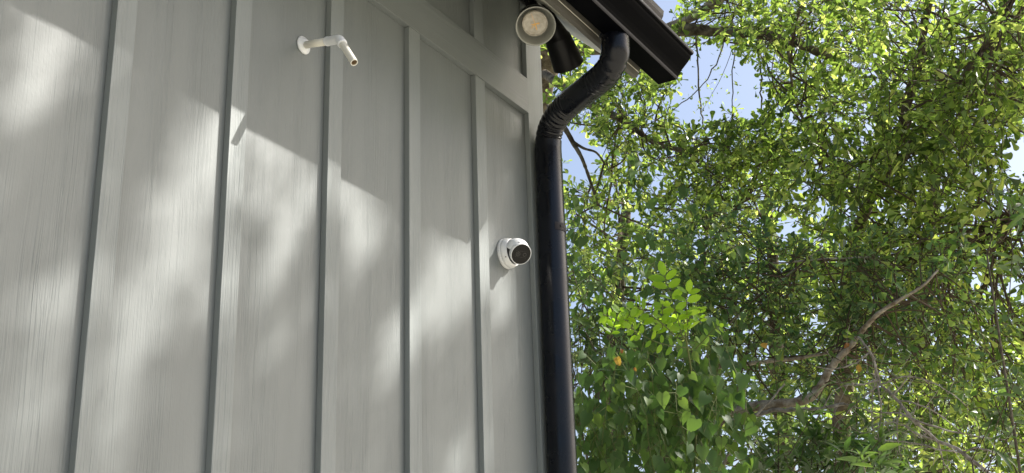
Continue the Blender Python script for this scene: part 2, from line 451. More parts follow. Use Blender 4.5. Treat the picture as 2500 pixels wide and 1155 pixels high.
# strap: a band round the outer side of the pipe with a screw in its end tab
def strap(zc):
    bm = bmesh.new(); cx, cy, R = 3.928, -.0735, RAD * 1.012 + .0016; h = .015
    angs = [math.radians(a) for a in range(-137, 95, 6)]
    ring = []
    for a in angs:
        for dz in (-h, h):
            ring.append(bm.verts.new((cx + R * math.cos(a), cy + R * math.sin(a), zc + dz)))
    for i in range(len(angs) - 1):
        bm.faces.new((ring[2 * i], ring[2 * i + 2], ring[2 * i + 3], ring[2 * i + 1]))
    bmesh.ops.solidify(bm, geom=bm.faces[:], thickness=.0012)
    s = link('strap', me_bm('strap', bm), STRAPM, dsp)
    a = math.radians(-112)
    bm = bmesh.new(); lathe(bm, [(.0045, 0), (.0045, .0025), (.002, .005), (0, .0052)], (cx + R * math.cos(a), cy + R * math.sin(a), zc), (math.cos(a), math.sin(a), 0), 12)
    sub('screw', me_bm('screw', bm), DARK, s)
strap(Z(1.793)); strap(Z(-.2))

# ------------------------------------------------------------------ pvc drain stub
pv = thing('drain_pipe', (2.593, 0, Z(1.961)), 'small cream PVC drain pipe with an elbow, sticking out of the siding', 'pipe')
f0 = Vector((2.5925, -.0008, Z(1.9635))); e0 = onray(829, 96, -.171); t0 = onray(865, 153, -.240)
ax = (e0 - f0).normalized()
bm = bmesh.new(); lathe(bm, [(.028, 0), (.028, .003), (.0265, .005), (.0175, .010), (.0135, .017), (.0112, .0172)], f0, (0, -1, 0), 36, True)
link('flange', me_bm('flange', bm, True), PVCW, pv)
R1 = .0112
bm = bmesh.new(); tube(bm, [f0 + ax * .004, f0 + ax * .112], R1, 24)
link('arm', me_bm('arm', bm, True), PVC, pv)
dn = (t0 - e0).normalized()
bm = bmesh.new()
pts = spline([e0 - ax * .062, e0 - ax * .03, e0 - ax * .014 , e0 + (dn - ax) * .002, e0 + dn * .014, e0 + dn * .028], 6)
tube(bm, pts, R1 * 1.2, 28)
for p, a_ in ((e0 - ax * .062, ax), (e0 + dn * .020, dn)):
    lathe(bm, [(R1 * 1.2, 0), (R1 * 1.27, .001), (R1 * 1.27, .005), (R1 * 1.2, .006)], p, a_, 28)
link('elbow', me_bm('elbow', bm, True), PVCW, pv)
bm = bmesh.new(); lathe(bm, [(R1 * .96, .022), (R1 * .96, (t0 - e0).length), (R1 * .76, (t0 - e0).length + .0002), (R1 * .76, .03)], e0, dn, 32, False)
link('spout', me_bm('spout', bm, False), PVC, pv)
bm = bmesh.new(); L_ = (t0 - e0).length; lathe(bm, [(R1 * .755, L_ - .003), (R1 * .755, L_ - .05), (0.0, L_ - .0505)], e0, dn, 24, False)
link('bore', me_bm('bore', bm, True), PVCIN, pv)

# ------------------------------------------------------------------ dome camera
cm = thing('security_camera', (3.708, 0, Z(1.648)), 'white turret security camera on the last siding panel beside the downspout', 'camera')
cb = Vector((3.708, -.0006, Z(1.648)))
bm = bmesh.new(); lathe(bm, [(.0535, 0), (.0545, .002), (.0545, .011), (.0535, .0125), (.0525, .013)], cb, (0, -1, 0), 48)
link('mounting_ring', me_bm('mounting_ring', bm, True), WHITEP, cm)
bm = bmesh.new(); lathe(bm, [(.0520, .0128), (.0538, .0132), (.0533, .020), (.0518, .028), (.0500, .0335), (.0486, .036), (.0474, .0368), (.0462, .0362), (.0456, .034), (.0452, .03)], cb, (0, -1, 0), 48)
hs = link('housing', me_bm('housing', bm, True), WHITEP, cm)
bm = bmesh.new(); lathe(bm, [(0.0, .0325), (.0458, .0328)], cb, (0, -1, 0), 40, True)
sub('inner_ring', me_bm('inner_ring', bm), DARK, hs)
bm = bmesh.new(); lathe(bm, [(.0022, 0), (.0022, .0008), (0, .0009)], cb + Vector((-.0445, -.030, -.030)), (-.8, -.3, -.5), 10)
sub('screw', me_bm('screw', bm), DARK, hs)
ec = Vector(at(1262, 612, 4.40)); ec = Vector(CAM) + (ec - Vector(CAM)) * ((-.056 - CAM[1]) / (ec.y - CAM[1]))
LD = ((Vector(CAM) - ec).normalized() + Vector(RT) * .40 - Vector(UP) * .34).normalized()
bm = bmesh.new()
pr = [(.020, .018), (.0365, .020), (.0375, .022), (.0385, .040)] + [(.0380, .0418), (.0368, .0425), (.0358, .0415)]
lathe(bm, pr, ec, LD, 48)
ey = link('eyeball', me_bm('eyeball', bm, True), WHITEP, cm)
bm = bmesh.new(); bmesh.ops.create_uvsphere(bm, u_segments=40, v_segments=24, radius=.0415)
for v in bm.verts: v.co = v.co + ec
sub('inner_ball', me_bm('inner_ball', bm, True), DARK, hs)
bm = bmesh.new(); bmesh.ops.create_uvsphere(bm, u_segments=56, v_segments=36, radius=.0440)
gdir = (Vector(RT) * .45 + Vector(UP) * .85).normalized()
bmesh.ops.delete(bm, geom=[f for f in bm.faces if f.calc_center_median().dot(gdir) < -.006 or f.calc_center_median().dot(LD) > .034], context='FACES')
for v in bm.verts: v.co = v.co + ec
sub('upper_shell', me_bm('upper_shell', bm, True), WHITEP, hs)
bm = bmesh.new(); lathe(bm, [(.0359, .0405), (.0359, .0419), (.034, .0424), (0, .0426)], ec, LD, 48)
sub('lens_cover', me_bm('lens_cover', bm), GLASSB, ey)
# faint lens and sensor window behind the glass
sd = Vector((0, 0, 1)).cross(LD).normalized(); ud = LD.cross(sd)
LENSG, _b, _n = mat('lens_detail', (.016, .015, .013), .3)
bm = bmesh.new()
for off, r in ((-.0125, .0085), (.013, .0068)):
    lathe(bm, [(r, .0427), (r, .0431), (r * .72, .0431), (r * .7, .0427)], ec + sd * off, LD, 24, False)
lathe(bm, [(.003, .0427), (.003, .0429), (0, .043)], ec + sd * -.0125, LD, 16)
for sx in (-1, 1):
    for k in range(2):
        o = ec + sd * (sx * .0) + ud * (.011 if k else -.011) + LD * .0429
        q = [o + sd * x_ + ud * y_ for x_, y_ in ((-.021, -.0004), (.021, -.0004), (.021, .0004), (-.021, .0004))]
        if sx > 0: bm.faces.new([bm.verts.new(v) for v in q])
sub('lens', me_bm('lens', bm), LENSG, ey)
# the dark mark printed on top of the eyeball
bm = bmesh.new()
for k, (u, v, wd, hh) in enumerate([(-.012, .0, .0018, .004), (-.009, .001, .0016, .0022), (-.003, 0, .0012, .0012), (.001, 0, .0012, .0012), (.005, 0, .0012, .0012), (.013, -.001, .0014, .0014)]):
    o = ec + LD * .024 + ud * .0406 + sd * u
    nrm = (o - ec).normalized(); o = ec + nrm * .0444
    q = [o + sd * (a_ * wd) + LD * (b_ * hh) for a_, b_ in ((-1, -1), (1, -1), (1, 1), (-1, 1))]
    bm.faces.new([bm.verts.new(x_) for x_ in q])
sub('print', me_bm('print', bm), DARK, ey)

# ------------------------------------------------------------------ flood light with two heads
fl = thing('flood_light', (3.60, -.16, Z(2.62)), 'black twin-head flood light under the sloping soffit at the corner', 'light')
base = Vector((3.62, -.175, Z(2.6)))
sn_ = Vector((0, .7071, -.7071))
bm = bmesh.new(); lathe(bm, [(.055, -.008), (.055, .018), (.05, .024), (0, .0245)], base, Vector((0, -.7071, -.7071)) * -1 * -1 if False else Vector((0, .7071, -.7071)), 36)
link('mounting_plate', me_bm('mounting_plate', bm, True), LAMPBLK, fl)
def head(apex, mouth, r1, name, neck=False):
    apex = Vector(apex); mouth = Vector(mouth); L = (mouth - apex).length; ax = (mouth - apex).normalized()
    bm = bmesh.new()
    pf = [(0, -.004), (.014, -.003), (.020, .004), (.024, .014), (r1 * .62, L * .36), (r1 * .80, L * .44), (r1 * .88, L * .50)]
    if neck: pf = [(0, -.004), (.014, -.003), (.018, .01), (.024, L * .2), (r1 * .62, L * .38), (r1 * .72, L * .47), (r1 * .80, L * .5), (r1 * .83, L * .515)]
    lathe(bm, pf + [(r1, L - .003), (r1 + .001, L), (r1 - .0015, L + .0006), (r1 - .0035, L - .001)], apex, ax, 48, False)
    b_ = link('lamp_head', me_bm('lamp_head', bm, True), LAMPBLK, fl)
    bm = bmesh.new()
    lathe(bm, [(r1 - .0002, L + .0008), (r1 - .004, L + .0009), (r1 - .0055, L - .004), (r1 * .84, L * .62), (r1 * .78, L * .5), (0, L * .42)], apex, ax, 48, False)
    sub('reflector', me_bm('reflector', bm, True), GREYPT, b_)
    bm = bmesh.new(); rb = r1 * .645
    lathe(bm, [(rb * .8, L * .46), (rb * .97, L * .56), (rb, L * .68), (rb, L * .735), (rb * .97, L * .76), (rb * .92, L * .76), (rb * .90, L * .735), (rb * .84, L * .73), (rb * .5, L * .765), (0, L * .78)], apex, ax, 48, False)
    sub('bulb', me_bm('bulb', bm, True), FROST, b_)
    bm = bmesh.new(); sd = ax.orthogonal().normalized(); u2 = ax.cross(sd)
    for ang, l0, l1, wd in ((.5, -.2, .85, .0011), (1.9, -.35, .3, .0035), (3.6, .05, .5, .003), (2.6, .1, .45, .002)):
        d = sd * math.cos(ang) + u2 * math.sin(ang); e = d.cross(ax)
        o = apex + ax * (L * .784)
        q = [o + d * (rb * l0) - e * wd, o + d * (rb * l1) - e * wd * .5, o + d * (rb * l1) + e * wd * .5, o + d * (rb * l0) + e * wd]
        bm.faces.new([bm.verts.new(x_) for x_ in q])
    sub('filament', me_bm('filament', bm), AMBER, b_)
    return b_
h1m = onray(1308, 64, -.26); v1 = (Vector(CAM) - h1m).normalized()
d1 = (v1 + Vector((.02, -.10, -.44))).normalized()
h1a = h1m - d1 * .125
head(h1a, h1m, .072, 'a')
h2a = Vector(at(1331, 14, 4.82)); h2m = Vector(at(1388, 160, 4.90))
head(h2a + (h2m - h2a) * .03, h2m, .0585, 'b', True)
bm = bmesh.new()
tube(bm, spline([base, base + Vector((-.03, -.02, -.04)), h1a - d1 * .012, h1a + d1 * .01], 5), .009, 12)
link('swivel_arm', me_bm('swivel_arm', bm, True), LAMPBLK, fl)
bm = bmesh.new()
tube(bm, spline([base + Vector((.01, -.01, 0)), h2a + Vector((0, .02, .03)), h2a, h2a + (h2m - h2a) * .1], 5), .010, 12)
lathe(bm, [(.014, -.012), (.014, .012)], h2a + (h2m - h2a) * .02, RT, 20)
link('swivel_arm', me_bm('swivel_arm', bm, True), LAMPBLK, fl)

# ------------------------------------------------------------------ foliage engine
def unit(v): return v / np.maximum(np.linalg.norm(v, axis=-1, keepdims=True), 1e-9)

def template(kind):
    rows = {'spat': [(0, .022), (.30, .05), (.60, .13), (.82, .215), (.93, .20), (1.0, .10)],
            'heart': [(-.14, .20), (0.02, .40), (.25, .44), (.55, .30), (.82, .11), (1.0, .012)],
            'lance': [(0, .02), (.2, .10), (.45, .135), (.72, .09), (1.0, .008)],
            'oval': [(0, .05), (.18, .21), (.5, .28), (.8, .21), (1.0, .05)],
            'far': [(0, .05), (.45, .19), (.85, .24), (1.0, .08)]}[kind]
    V = []; F = []
    if kind == 'far':
        for i, (s, h) in enumerate(rows): V += [(s, -h, .05 * math.sin(s * 3)), (s, h, .05 * math.sin(s * 3))]
        for i in range(len(rows) - 1): F.append((2 * i, 2 * i + 2, 2 * i + 3, 2 * i + 1))
    else:
        drop = {'spat': .10, 'heart': .16, 'lance': .22, 'oval': .06}[kind]; fold = {'spat': .22, 'heart': .22, 'lance': .35, 'oval': .18}[kind]
        for i, (s, h) in enumerate(rows):
            z = -drop * s * s
            mid = s if not (kind == 'heart' and i == 0) else .02
            V += [(s, -h, z + h * fold), (mid, 0, z), (s, h, z + h * fold)]
        for i in range(len(rows) - 1):
            a = 3 * i; F += [(a, a + 3, a + 4, a + 1), (a + 1, a + 4, a + 5, a + 2)]
    return np.array(V, float), np.array(F, int)
TPL = {k: template(k) for k in ('spat', 'heart', 'lance', 'oval', 'far')}

def tmesh(kind, name):
    V, F = TPL[kind]; me = bpy.data.meshes.new(name); me.from_pydata(V.tolist(), [], F.tolist())
    for p in me.polygons: p.use_smooth = True
    return me

def frames(P, D, Nn, size, wid=None):
    D = unit(D); Nn = unit(Nn - D * np.sum(Nn * D, 1, keepdims=True)); B = np.cross(Nn, D)
    wid = np.ones(len(P)) if wid is None else wid
    return dict(P=P, D=D, N=Nn, B=B, s=size, w=wid)

def cat_frames(L): return {k: np.concatenate([f[k] for f in L]) for k in L[0]}
def pick(f, idx): return {k: v[idx] for k, v in f.items()}

def mesh_quads(name, V, F, tint=None):
    me = bpy.data.meshes.new(name)
    nv, nf = len(V), len(F)
    me.vertices.add(nv); me.vertices.foreach_set('co', V.astype(np.float32).ravel())
    me.loops.add(nf * 4); me.loops.foreach_set('vertex_index', F.astype(np.int32).ravel())
    me.polygons.add(nf); me.polygons.foreach_set('loop_start', np.arange(0, nf * 4, 4, dtype=np.int32))
    me.polygons.foreach_set('loop_total', np.full(nf, 4, np.int32))
    me.polygons.foreach_set('use_smooth', np.ones(nf, bool))
    if tint is not None:
        a = me.attributes.new('tint', 'FLOAT', 'POINT'); a.data.foreach_set('value', tint.astype(np.float32))
    me.update(calc_edges=True); return me

def leaf_mesh(name, kind, f):
    V, F = TPL[kind]; n = len(f['P']); k = len(V)
    T = V[None] * f['s'][:, None, None]
    T = T * np.stack([np.ones(n), f['w'], np.ones(n)], 1)[:, None, :]
    W = f['P'][:, None] + T[..., 0:1] * f['D'][:, None] + T[..., 1:2] * f['B'][:, None] + T[..., 2:3] * f['N'][:, None]
    FF = (F[None] + (np.arange(n) * k)[:, None, None]).reshape(-1, 4)
    return mesh_quads(name, W.reshape(-1, 3), FF, np.repeat(rng.random(n), k))

def twig_mesh(name, A, B, ra, rb):
    """three-sided sticks from A to B"""
    d = unit(B - A); h = np.where(np.abs(d[:, 2:3]) > .9, np.array([[1., 0, 0]]), np.array([[0, 0, 1.]]))
    u = unit(np.cross(d, h)); v = np.cross(d, u); V = []
    for P, r in ((A, ra), (B, rb)):
        for k in range(3):
            a = 2 * math.pi * k / 3; V.append(P + (u * math.cos(a) + v * math.sin(a)) * np.reshape(r, (-1, 1)))
    V = np.stack(V, 1); n = len(A)
    F = np.array([(0, 1, 4, 3), (1, 2, 5, 4), (2, 0, 3, 5)])
    return mesh_quads(name, V.reshape(-1, 3), (F[None] + (np.arange(n) * 6)[:, None, None]).reshape(-1, 4))

# places where the sky shows through between the trees: (px, py, rx, ry)
OPEN = [(1745, 190, 88, 84), (1700, 255, 62, 52), (1830, 225, 46, 66), (1425, 390, 44, 54), (1385, 350, 36, 50), (2485, 385, 34, 44), (1950, 470, 24, 18), (2010, 505, 26, 14),
        (2380, 690, 22, 18), (1460, 140, 26, 30), (1338, 190, 20, 50), (1560, 690, 18, 14), (2120, 310, 20, 16), (1925, 560, 30, 20), (2475, 700, 22, 28), (1900, 640, 22, 14), (1990, 790, 16, 14), (1895, 845, 20, 14), (2060, 960, 14, 16), (2440, 470, 14, 20), (2150, 500, 18, 12), (1700, 600, 14, 16), (1780, 700, 12, 10), (2300, 560, 14, 12), (1640, 900, 10, 8), (1940, 960, 16, 10), (1600, 440, 22, 30)]
def keep_open(P, soft=.14):
    x, y, z = project(P); k = np.ones(len(P), bool)
    for cx, cy, rx, ry in OPEN:
        q = ((x - cx) / rx) ** 2 + ((y - cy) / ry) ** 2
        k &= q > (1 + rng.normal(0, soft, len(P)))
    return k

def lump(P, f, seed):
    r = np.random.default_rng(seed); v = 0
    for k in range(5):
        d = unit(r.normal(size=3)) * f * (1 + .5 * k); v = v + np.sin(P @ d + r.random() * 6.28) / (1 + .35 * k)
    return v

def crown(blobs, n, leaf, leaf_n, seed, thresh=-.6, f=4.0, spread=1.0, opening=True, twig=.24, rise=.15):
    """sprays of leaves through a set of ellipsoids; returns leaf frames and twig segments"""
    r = np.random.default_rng(seed)
    wts = np.array([b[2] for b in blobs], float); wts /= wts.sum()
    P = []; C = []
    for i in r.choice(len(blobs), n, p=wts):
        c, rad, _ = blobs[i]
        d = r.normal(size=3); d /= np.linalg.norm(d)
        P.append(np.array(c) + d * np.array(rad) * r.random() ** .42); C.append(c)
    P = np.array(P); C = np.array(C)
    k = lump(P, f, seed) * .7 + lump(P, f * 2.6, seed + 7) * .75 > thresh + r.normal(0, .25, len(P))
    P = P[k]; C = C[k]; n = len(P)
    D = unit(r.normal(size=(n, 3)) + unit(P - C) * .7 + np.array([0, 0, rise]))
    L = twig * (0.6 + .8 * r.random(n)); E = P + D * L[:, None]
    if opening:
        k = keep_open(P) & keep_open(E) & keep_open((P + E) / 2); P, E, D, L = P[k], E[k], D[k], L[k]; n = len(P)
    fr = []
    for j in range(leaf_n):
        t = 1.0 if j < 4 else r.uniform(.25, .95, n)
        base_ = P + D * (L * t)[:, None]
        side = unit(np.cross(D, r.normal(size=(n, 3)))); phi = r.uniform(.35, 1.15, n)
        dd = unit(D * np.cos(phi)[:, None] + side * np.sin(phi)[:, None] + np.array([0, 0, -.15]))
        nn = np.array([0, 0, 1.0]) + r.normal(0, .75, (n, 3))
        fr.append(frames(base_, dd, nn, leaf * r.uniform(.45, 1.25, n), r.uniform(.8, 1.25, n)))
    return cat_frames(fr), (P, E)

def in_frame(f):
    x, y, z = project(f['P']); return (x > 1345) & (x < 2495) & (y > 5) & (y < 1150) & (z > 0)

def place_leaf_objects(fr, kind, m, parent, count, name='leaf'):
    me = tmesh(kind, name); me.materials.append(m); base_ = np.array(parent['base'])
    for i in range(len(fr['P'])):
        o = bpy.data.objects.new(name, me); COL.objects.link(o); o.parent = parent
        s = fr['s'][i]; mm = Matrix.Identity(4)
        for r_ in range(3):
            mm[r_][0] = fr['D'][i][r_] * s; mm[r_][1] = fr['B'][i][r_] * s * fr['w'][i]; mm[r_][2] = fr['N'][i][r_] * s
            mm[r_][3] = fr['P'][i][r_] - base_[r_]
        o.matrix_basis = mm

def dress(parent, fr, kind, m, single=300, name='foliage'):
    """the largest leaves in view as parts of their own, the rest as one"""
    ok = np.where(in_frame(fr))[0]
    if single and len(ok):
        x, y, z = project(fr['P'][ok]); sz = fr['s'][ok] / z
        top = ok[np.argsort(-sz)[:single]]
        place_leaf_objects(pick(fr, top), kind, m, parent, single)
        rest = np.setdiff1d(np.arange(len(fr['P'])), top)
    else: rest = np.arange(len(fr['P']))
    if len(rest): link(name, leaf_mesh(name, kind, pick(fr, rest)), m, parent, kind='stuff')

def limb(parent, pts, r0, r1, m=BARK, name='limb', n=10, seg=6, wob=.0):
    P = spline(pts, seg); k = len(P); rr = [r0 + (r1 - r0) * i / (k - 1) for i in range(k)]
    rd = np.random.default_rng(int(abs(pts[0][0]) * 1e4) % 99991)
    P = [p + rd.normal(0, 1, 3) * wob * rr[i] for i, p in enumerate(P)]
    rr = [q * (1 + rd.normal(0, .06)) for q in rr]
    bm = bmesh.new(); tube(bm, P, rr, n)
    link(name, me_bm(name, bm, True), m, parent)
    return P

def branchlets(parent, tw, limbs, n, seed, m=TWIGM, r0=.009, name='branchlet', maxd=3.0):
    """curving side branches that carry the sprays, from the nearest limb point"""
    r = np.random.default_rng(seed); LP = np.array(limbs); A = []; B = []; RA = []; RB = []
    idx = r.choice(len(tw[0]), min(n, len(tw[0])), replace=False)
    for i in idx:
        e = tw[0][i]; d = np.linalg.norm(LP - e, axis=1); j = np.argmin(d + r.normal(0, .25, len(d)))
        if d[j] > maxd: continue
        s = LP[j]; mid = (s + e) / 2 + r.normal(0, .1, 3) * d[j]; pp = spline([s, mid, e], 5)
        if not keep_open(np.array(pp), .0).all(): continue
        for q in range(len(pp) - 1):
            A.append(pp[q]); B.append(pp[q + 1]); t = q / (len(pp) - 1); t2 = (q + 1) / (len(pp) - 1)
            RA.append(r0 * (1 - .75 * t)); RB.append(r0 * (1 - .75 * t2))
    if A:
        A, B, RA, RB = map(np.array, (A, B, RA, RB)); k = slice(None)
        link(name, twig_mesh(name, A[k], B[k], RA[k], RB[k]), m, parent, kind='stuff')

def sticks(parent, tw, m=TWIGM, r=.0022, name='twig'):
    link(name, twig_mesh(name, tw[0], tw[1], np.full(len(tw[0]), r * 1.3), np.full(len(tw[0]), r * .7)), m, parent, kind='stuff')

def Lp(px, *a): return [at(x, y, r) for x, y, r in a]
def L(*a): return [at(x, y, r) for x, y, r in a]
def blob(px, py, r, sx, sy, sz, wt): return (at(px, py, r), (sx, sy, sz), wt)
def foot(p): return (float(p[0]), float(p[1]), 0.0)

# ------------------------------------------------------------------ oak behind the house corner
b0 = at(1250, 500, 11.5)
oakB = thing('oak_tree', foot(b0), 'oak with a thick bare horizontal limb reaching out past the gutter end', 'tree')
tp = [np.array([b0[0], b0[1], -.1]), np.array([b0[0], b0[1], 1.5]), b0 + np.array([.1, 0, .0]), at(1300, 250, 11.0), at(1330, 60, 10.6), at(1350, -250, 10.6)]
limb(oakB, tp, .24, .13, name='trunk', n=14)
LB = []
LB += limb(oakB, L((1330, 120, 10.6), (1450, 120, 10.2), (1580, 95, 9.9), (1660, 72, 9.7), (1750, 76, 9.6), (1850, 82, 9.5), (1960, 112, 9.4), (2080, 170, 9.4)), .056, .028, BARK, wob=.06)
LB += limb(oakB, L((1560, 108, 9.95), (1620, 74, 9.8), (1690, 42, 9.7), (1760, -5, 9.6), (1830, -70, 9.5)), .040, .032, BARKL, wob=.06)
LB += limb(oakB, L((1330, 180, 10.4), (1400, 230, 9.6), (1470, 268, 9.2), (1530, 300, 9.0), (1600, 350, 8.9), (1680, 370, 8.8)), .036, .014, BARK)
LB += limb(oakB, L((1340, 260, 9.8), (1378, 312, 9.2), (1400, 350, 9.1), (1420, 385, 9.0), (1437, 430, 9.0), (1460, 500, 8.9)), .022, .008, BARK, n=8)
LB += limb(oakB, L((1398, 345, 9.1), (1425, 362, 9.05), (1455, 372, 9.0), (1475, 398, 9.0), (1495, 430, 8.9)), .011, .005, BARK, n=7)
HANG = []
for pp, r0, r1 in (([(1700, 90, 9.5), (1704, 170, 9.4), (1712, 260, 9.4), (1722, 330, 9.3), (1728, 420, 9.3), (1735, 520, 9.2)], .011, .007),
                   ([(1768, 100, 9.5), (1740, 170, 9.4), (1700, 225, 9.3), (1640, 270, 9.2), (1590, 300, 9.1)], .009, .005),
                   ([(1795, 95, 9.5), (1790, 190, 9.4), (1788, 280, 9.4), (1776, 370, 9.3)], .008, .005),
                   ([(1790, 110, 9.5), (1770, 170, 9.4), (1735, 235, 9.4), (1715, 270, 9.3)], .004, .002),
                   ([(1850, 100, 9.4), (1856, 190, 9.3), (1858, 250, 9.3), (1868, 330, 9.2)], .012, .009),
                   ([(1852, 120, 9.4), (1880, 200, 9.3), (1900, 270, 9.3)], .006, .003),
                   ([(1735, 520, 9.2), (1720, 600, 9.2), (1722, 700, 9.1), (1690, 800, 9.0)], .016, .014),
                   ([(1722, 600, 9.2), (1760, 560, 9.1), (1800, 500, 9.0), (1850, 440, 9.0)], .006, .003)):
    q_ = limb(oakB, L(*pp), r0 * .6, r1 * .5, BARK, n=6, seg=5, wob=.9); LB += q_; HANG.append(q_)
bl = [blob(1450, 250, 9.3, .55, .6, .35, 1.2), blob(1560, 340, 9.2, .8, .8, .42, 3.0), blob(1700, 390, 9.1, .8, .8, .28, 2.2), blob(1500, 130, 9.6, .4, .5, .3, .7),
      blob(1420, 520, 9.0, .4, .6, .45, 1.2), blob(1900, 360, 9.0, .45, .7, .4, 1.4), blob(1640, 560, 9.0, .9, .9, .45, 2.6), blob(1830, 560, 9.0, .7, .8, .45, 2.0), blob(1720, 20, 10.0, .5, .5, .2, 1.0),
      blob(1950, 60, 9.8, .6, .7, .35, 2.0), blob(1850, 20, 9.6, .6, .6, .25, 1.2), blob(1880, 180, 9.2, .12, .3, .3, .35), blob(1330, 100, 10.5, .5, .6, .9, 1.0), blob(1700, 130, 9.4, .12, .15, .2, .12)]
fr, tw = crown(bl, 2500, .066, 10, 21, thresh=-.45, f=4.5, twig=.2)
hp = []
for q_ in HANG:
    q_ = np.array(q_)
    for k in range(34):
        i = rng.integers(0, len(q_) - 1); b_ = q_[i] + (q_[i + 1] - q_[i]) * rng.random(); hp.append(b_ + rng.normal(0, .022, 3))
hp = np.array(hp); n = len(hp)
fh = frames(hp, rng.normal(size=(n, 3)), rng.normal(size=(n, 3)), .034 * rng.uniform(.5, 1.3, n), rng.uniform(.8, 1.3, n))
fr = cat_frames([fr, fh])
dress(oakB, fr, 'spat', OAKLEAF); sticks(oakB, tw); branchlets(oakB, tw, LB, 240, 3, maxd=1.6)

# ------------------------------------------------------------------ oak on the right whose crown fills the upper right
b1 = at(2066, 1240, 9.0)
oakA = thing('oak_tree', foot(b1), 'tall oak with yellow-green sunlit crown filling the upper right', 'tree')
LA = []
limb(oakA, [np.array([b1[0], b1[1], -.1]), np.array([b1[0] + .05, b1[1], .8])] + L((2064, 1160, 9.0), (2062, 950, 8.9), (2070, 780, 8.9), (2072, 660, 8.9), (2110, 520, 8.8), (2165, 430, 8.8)), .075, .03, name='trunk', n=12)
LA += limb(oakA, L((2165, 430, 8.8), (2195, 330, 8.75), (2222, 230, 8.7), (2248, 130, 8.6), (2262, 40, 8.5), (2280, -60, 8.4), (2300, -300, 8.3)), .031, .022, wob=.15)
LA += limb(oakA, L((2150, 440, 8.8), (2215, 370, 8.7), (2275, 300, 8.6), (2330, 215, 8.4), (2400, 120, 8.3), (2480, -10, 8.1), (2560, -150, 8.0)), .018, .014, wob=.15)
LA += limb(oakA, L((2070, 700, 8.9), (2150, 640, 8.6), (2260, 600, 8.4), (2380, 560, 8.2), (2520, 520, 8.0)), .016, .010, wob=.15)
LA += limb(oakA, L((2110, 520, 8.8), (2060, 430, 8.8), (1990, 340, 8.8), (1940, 240, 8.8), (1925, 120, 8.8)), .014, .008, wob=.15)
bl = [blob(2150, 120, 8.8, 1.0, 1.0, .55, 5), blob(2380, 120, 8.3, 1.0, 1.0, .55, 5), blob(2300, 330, 8.3, .9, .9, .45, 4.2), blob(2080, 300, 8.7, .7, .8, .42, 3.0),
      blob(2460, 520, 8.0, .7, .8, .45, 2.2), blob(2230, 540, 8.4, .9, .9, .42, 3.2), blob(2050, 560, 8.7, .7, .8, .38, 2.2), blob(2400, 780, 8.2, .9, .9, .5, 3.2), blob(2230, 760, 8.6, .7, .8, .4, 2.0),
      blob(2300, 1000, 8.8, 1.0, 1.0, .6, 3.2), blob(2480, 1000, 8.3, .7, .8, .6, 2.2), blob(2000, 30, 9.0, .5, .7, .3, 1.6),
      blob(2560, 900, 8.4, .5, .6, .6, .8)]
fr, tw = crown(bl, 3900, .075, 10, 31, thresh=-.2, f=4.2, twig=.22)
# unseen leaf masses added towards the sun to keep the lower growth in shade
sv_ = np.array(SUNV)
bs = [(at(1900, 850, 7.2) + sv_ * 5.5, (1.0, 1.0, .6), 3), (at(1750, 1080, 6.6) + sv_ * 5.2, (.9, .9, .5), 2.5), (at(2150, 1050, 7.0) + sv_ * 5.6, (1.0, 1.0, .6), 2.5), (at(1950, 950, 13.0) + sv_ * 6.5, (1.8, 1.6, .8), 4), (at(1500, 1000, 12.5) + sv_ * 7.0, (1.5, 1.4, .8), 3)]
fs, ts = crown(bs, 1500, .085, 9, 33, thresh=-.8, f=4.0, twig=.25)
kx, ky, kz = project(fs['P']); km = ~((kx > 1300) & (kx < 2540) & (ky > -40) & (ky < 1200) & (kz > 0))
link('foliage', leaf_mesh('foliage', 'far', pick(fs, km)), OAKLEAF, oakA, kind='stuff')
# unseen leaves added to this oak between the sun and the house wall, shaped
# to throw the dappled light. Sprays are thinner where the wall is bright.
streaks = [(60, 60, 140, 110, 44), (250, 130, 210, 200, 30), (540, 300, 500, 420, 60), (1085, 650, 1200, 655, 44), (930, 540, 880, 620, 34), (150, 40, 60, 260, 60), (150, 700, 40, 1155, 62), (75, 1000, 20, 1155, 60), (510, 290, 430, 560, 62), (430, 560, 330, 800, 78), (330, 780, 230, 1155, 66), (470, 640, 520, 760, 40),
           (640, 330, 740, 430, 58), (650, 400, 640, 520, 40), (760, 440, 640, 700, 34), (850, 450, 900, 560, 52), (860, 560, 870, 640, 40), (1130, 640, 1120, 720, 44), (1060, 690, 990, 840, 34), (1110, 700, 1080, 790, 34),
           (975, 800, 920, 920, 28), (1225, 690, 1215, 740, 40), (1180, 590, 1190, 700, 34), (575, 230, 575, 420, 40), (570, 450, 520, 760, 34), (820, 380, 815, 520, 26), (240, 560, 200, 720, 16), (1130, 1100, 1090, 1155, 40), (20, 1100, 0, 1155, 40)]
SW = []
for x1, y1, x2, y2, wd in streaks:
    a = np.array(onwall(x1, y1)); b = np.array(onwall(x2, y2)); m_ = onwall((x1 + x2) / 2 + wd, (y1 + y2) / 2)[0] - onwall((x1 + x2) / 2, (y1 + y2) / 2)[0]
    SW.append((a, b, m_ * .95))
def brightness(x, z):
    q = np.stack([x, z], 1); best = np.zeros(len(x))
    for a, b, wd in SW:
        ab = b - a; t = np.clip(((q - a) @ ab) / (ab @ ab), 0, 1); d = np.linalg.norm(q - (a + t[:, None] * ab), axis=1)
        best = np.maximum(best, np.clip(1.35 - d / wd, 0, 1))
    return best
n = 44000
wx = rng.uniform(.9, 4.5, n); wz = rng.uniform(.9, 4.6, n)
br = brightness(wx, wz)
keep = rng.random(n) > np.clip(br * 1.25, 0, 1)
keep &= (wz < 3.9) | (wx > 3.0)
wx = wx[keep]; wz = wz[keep]; n = len(wx)
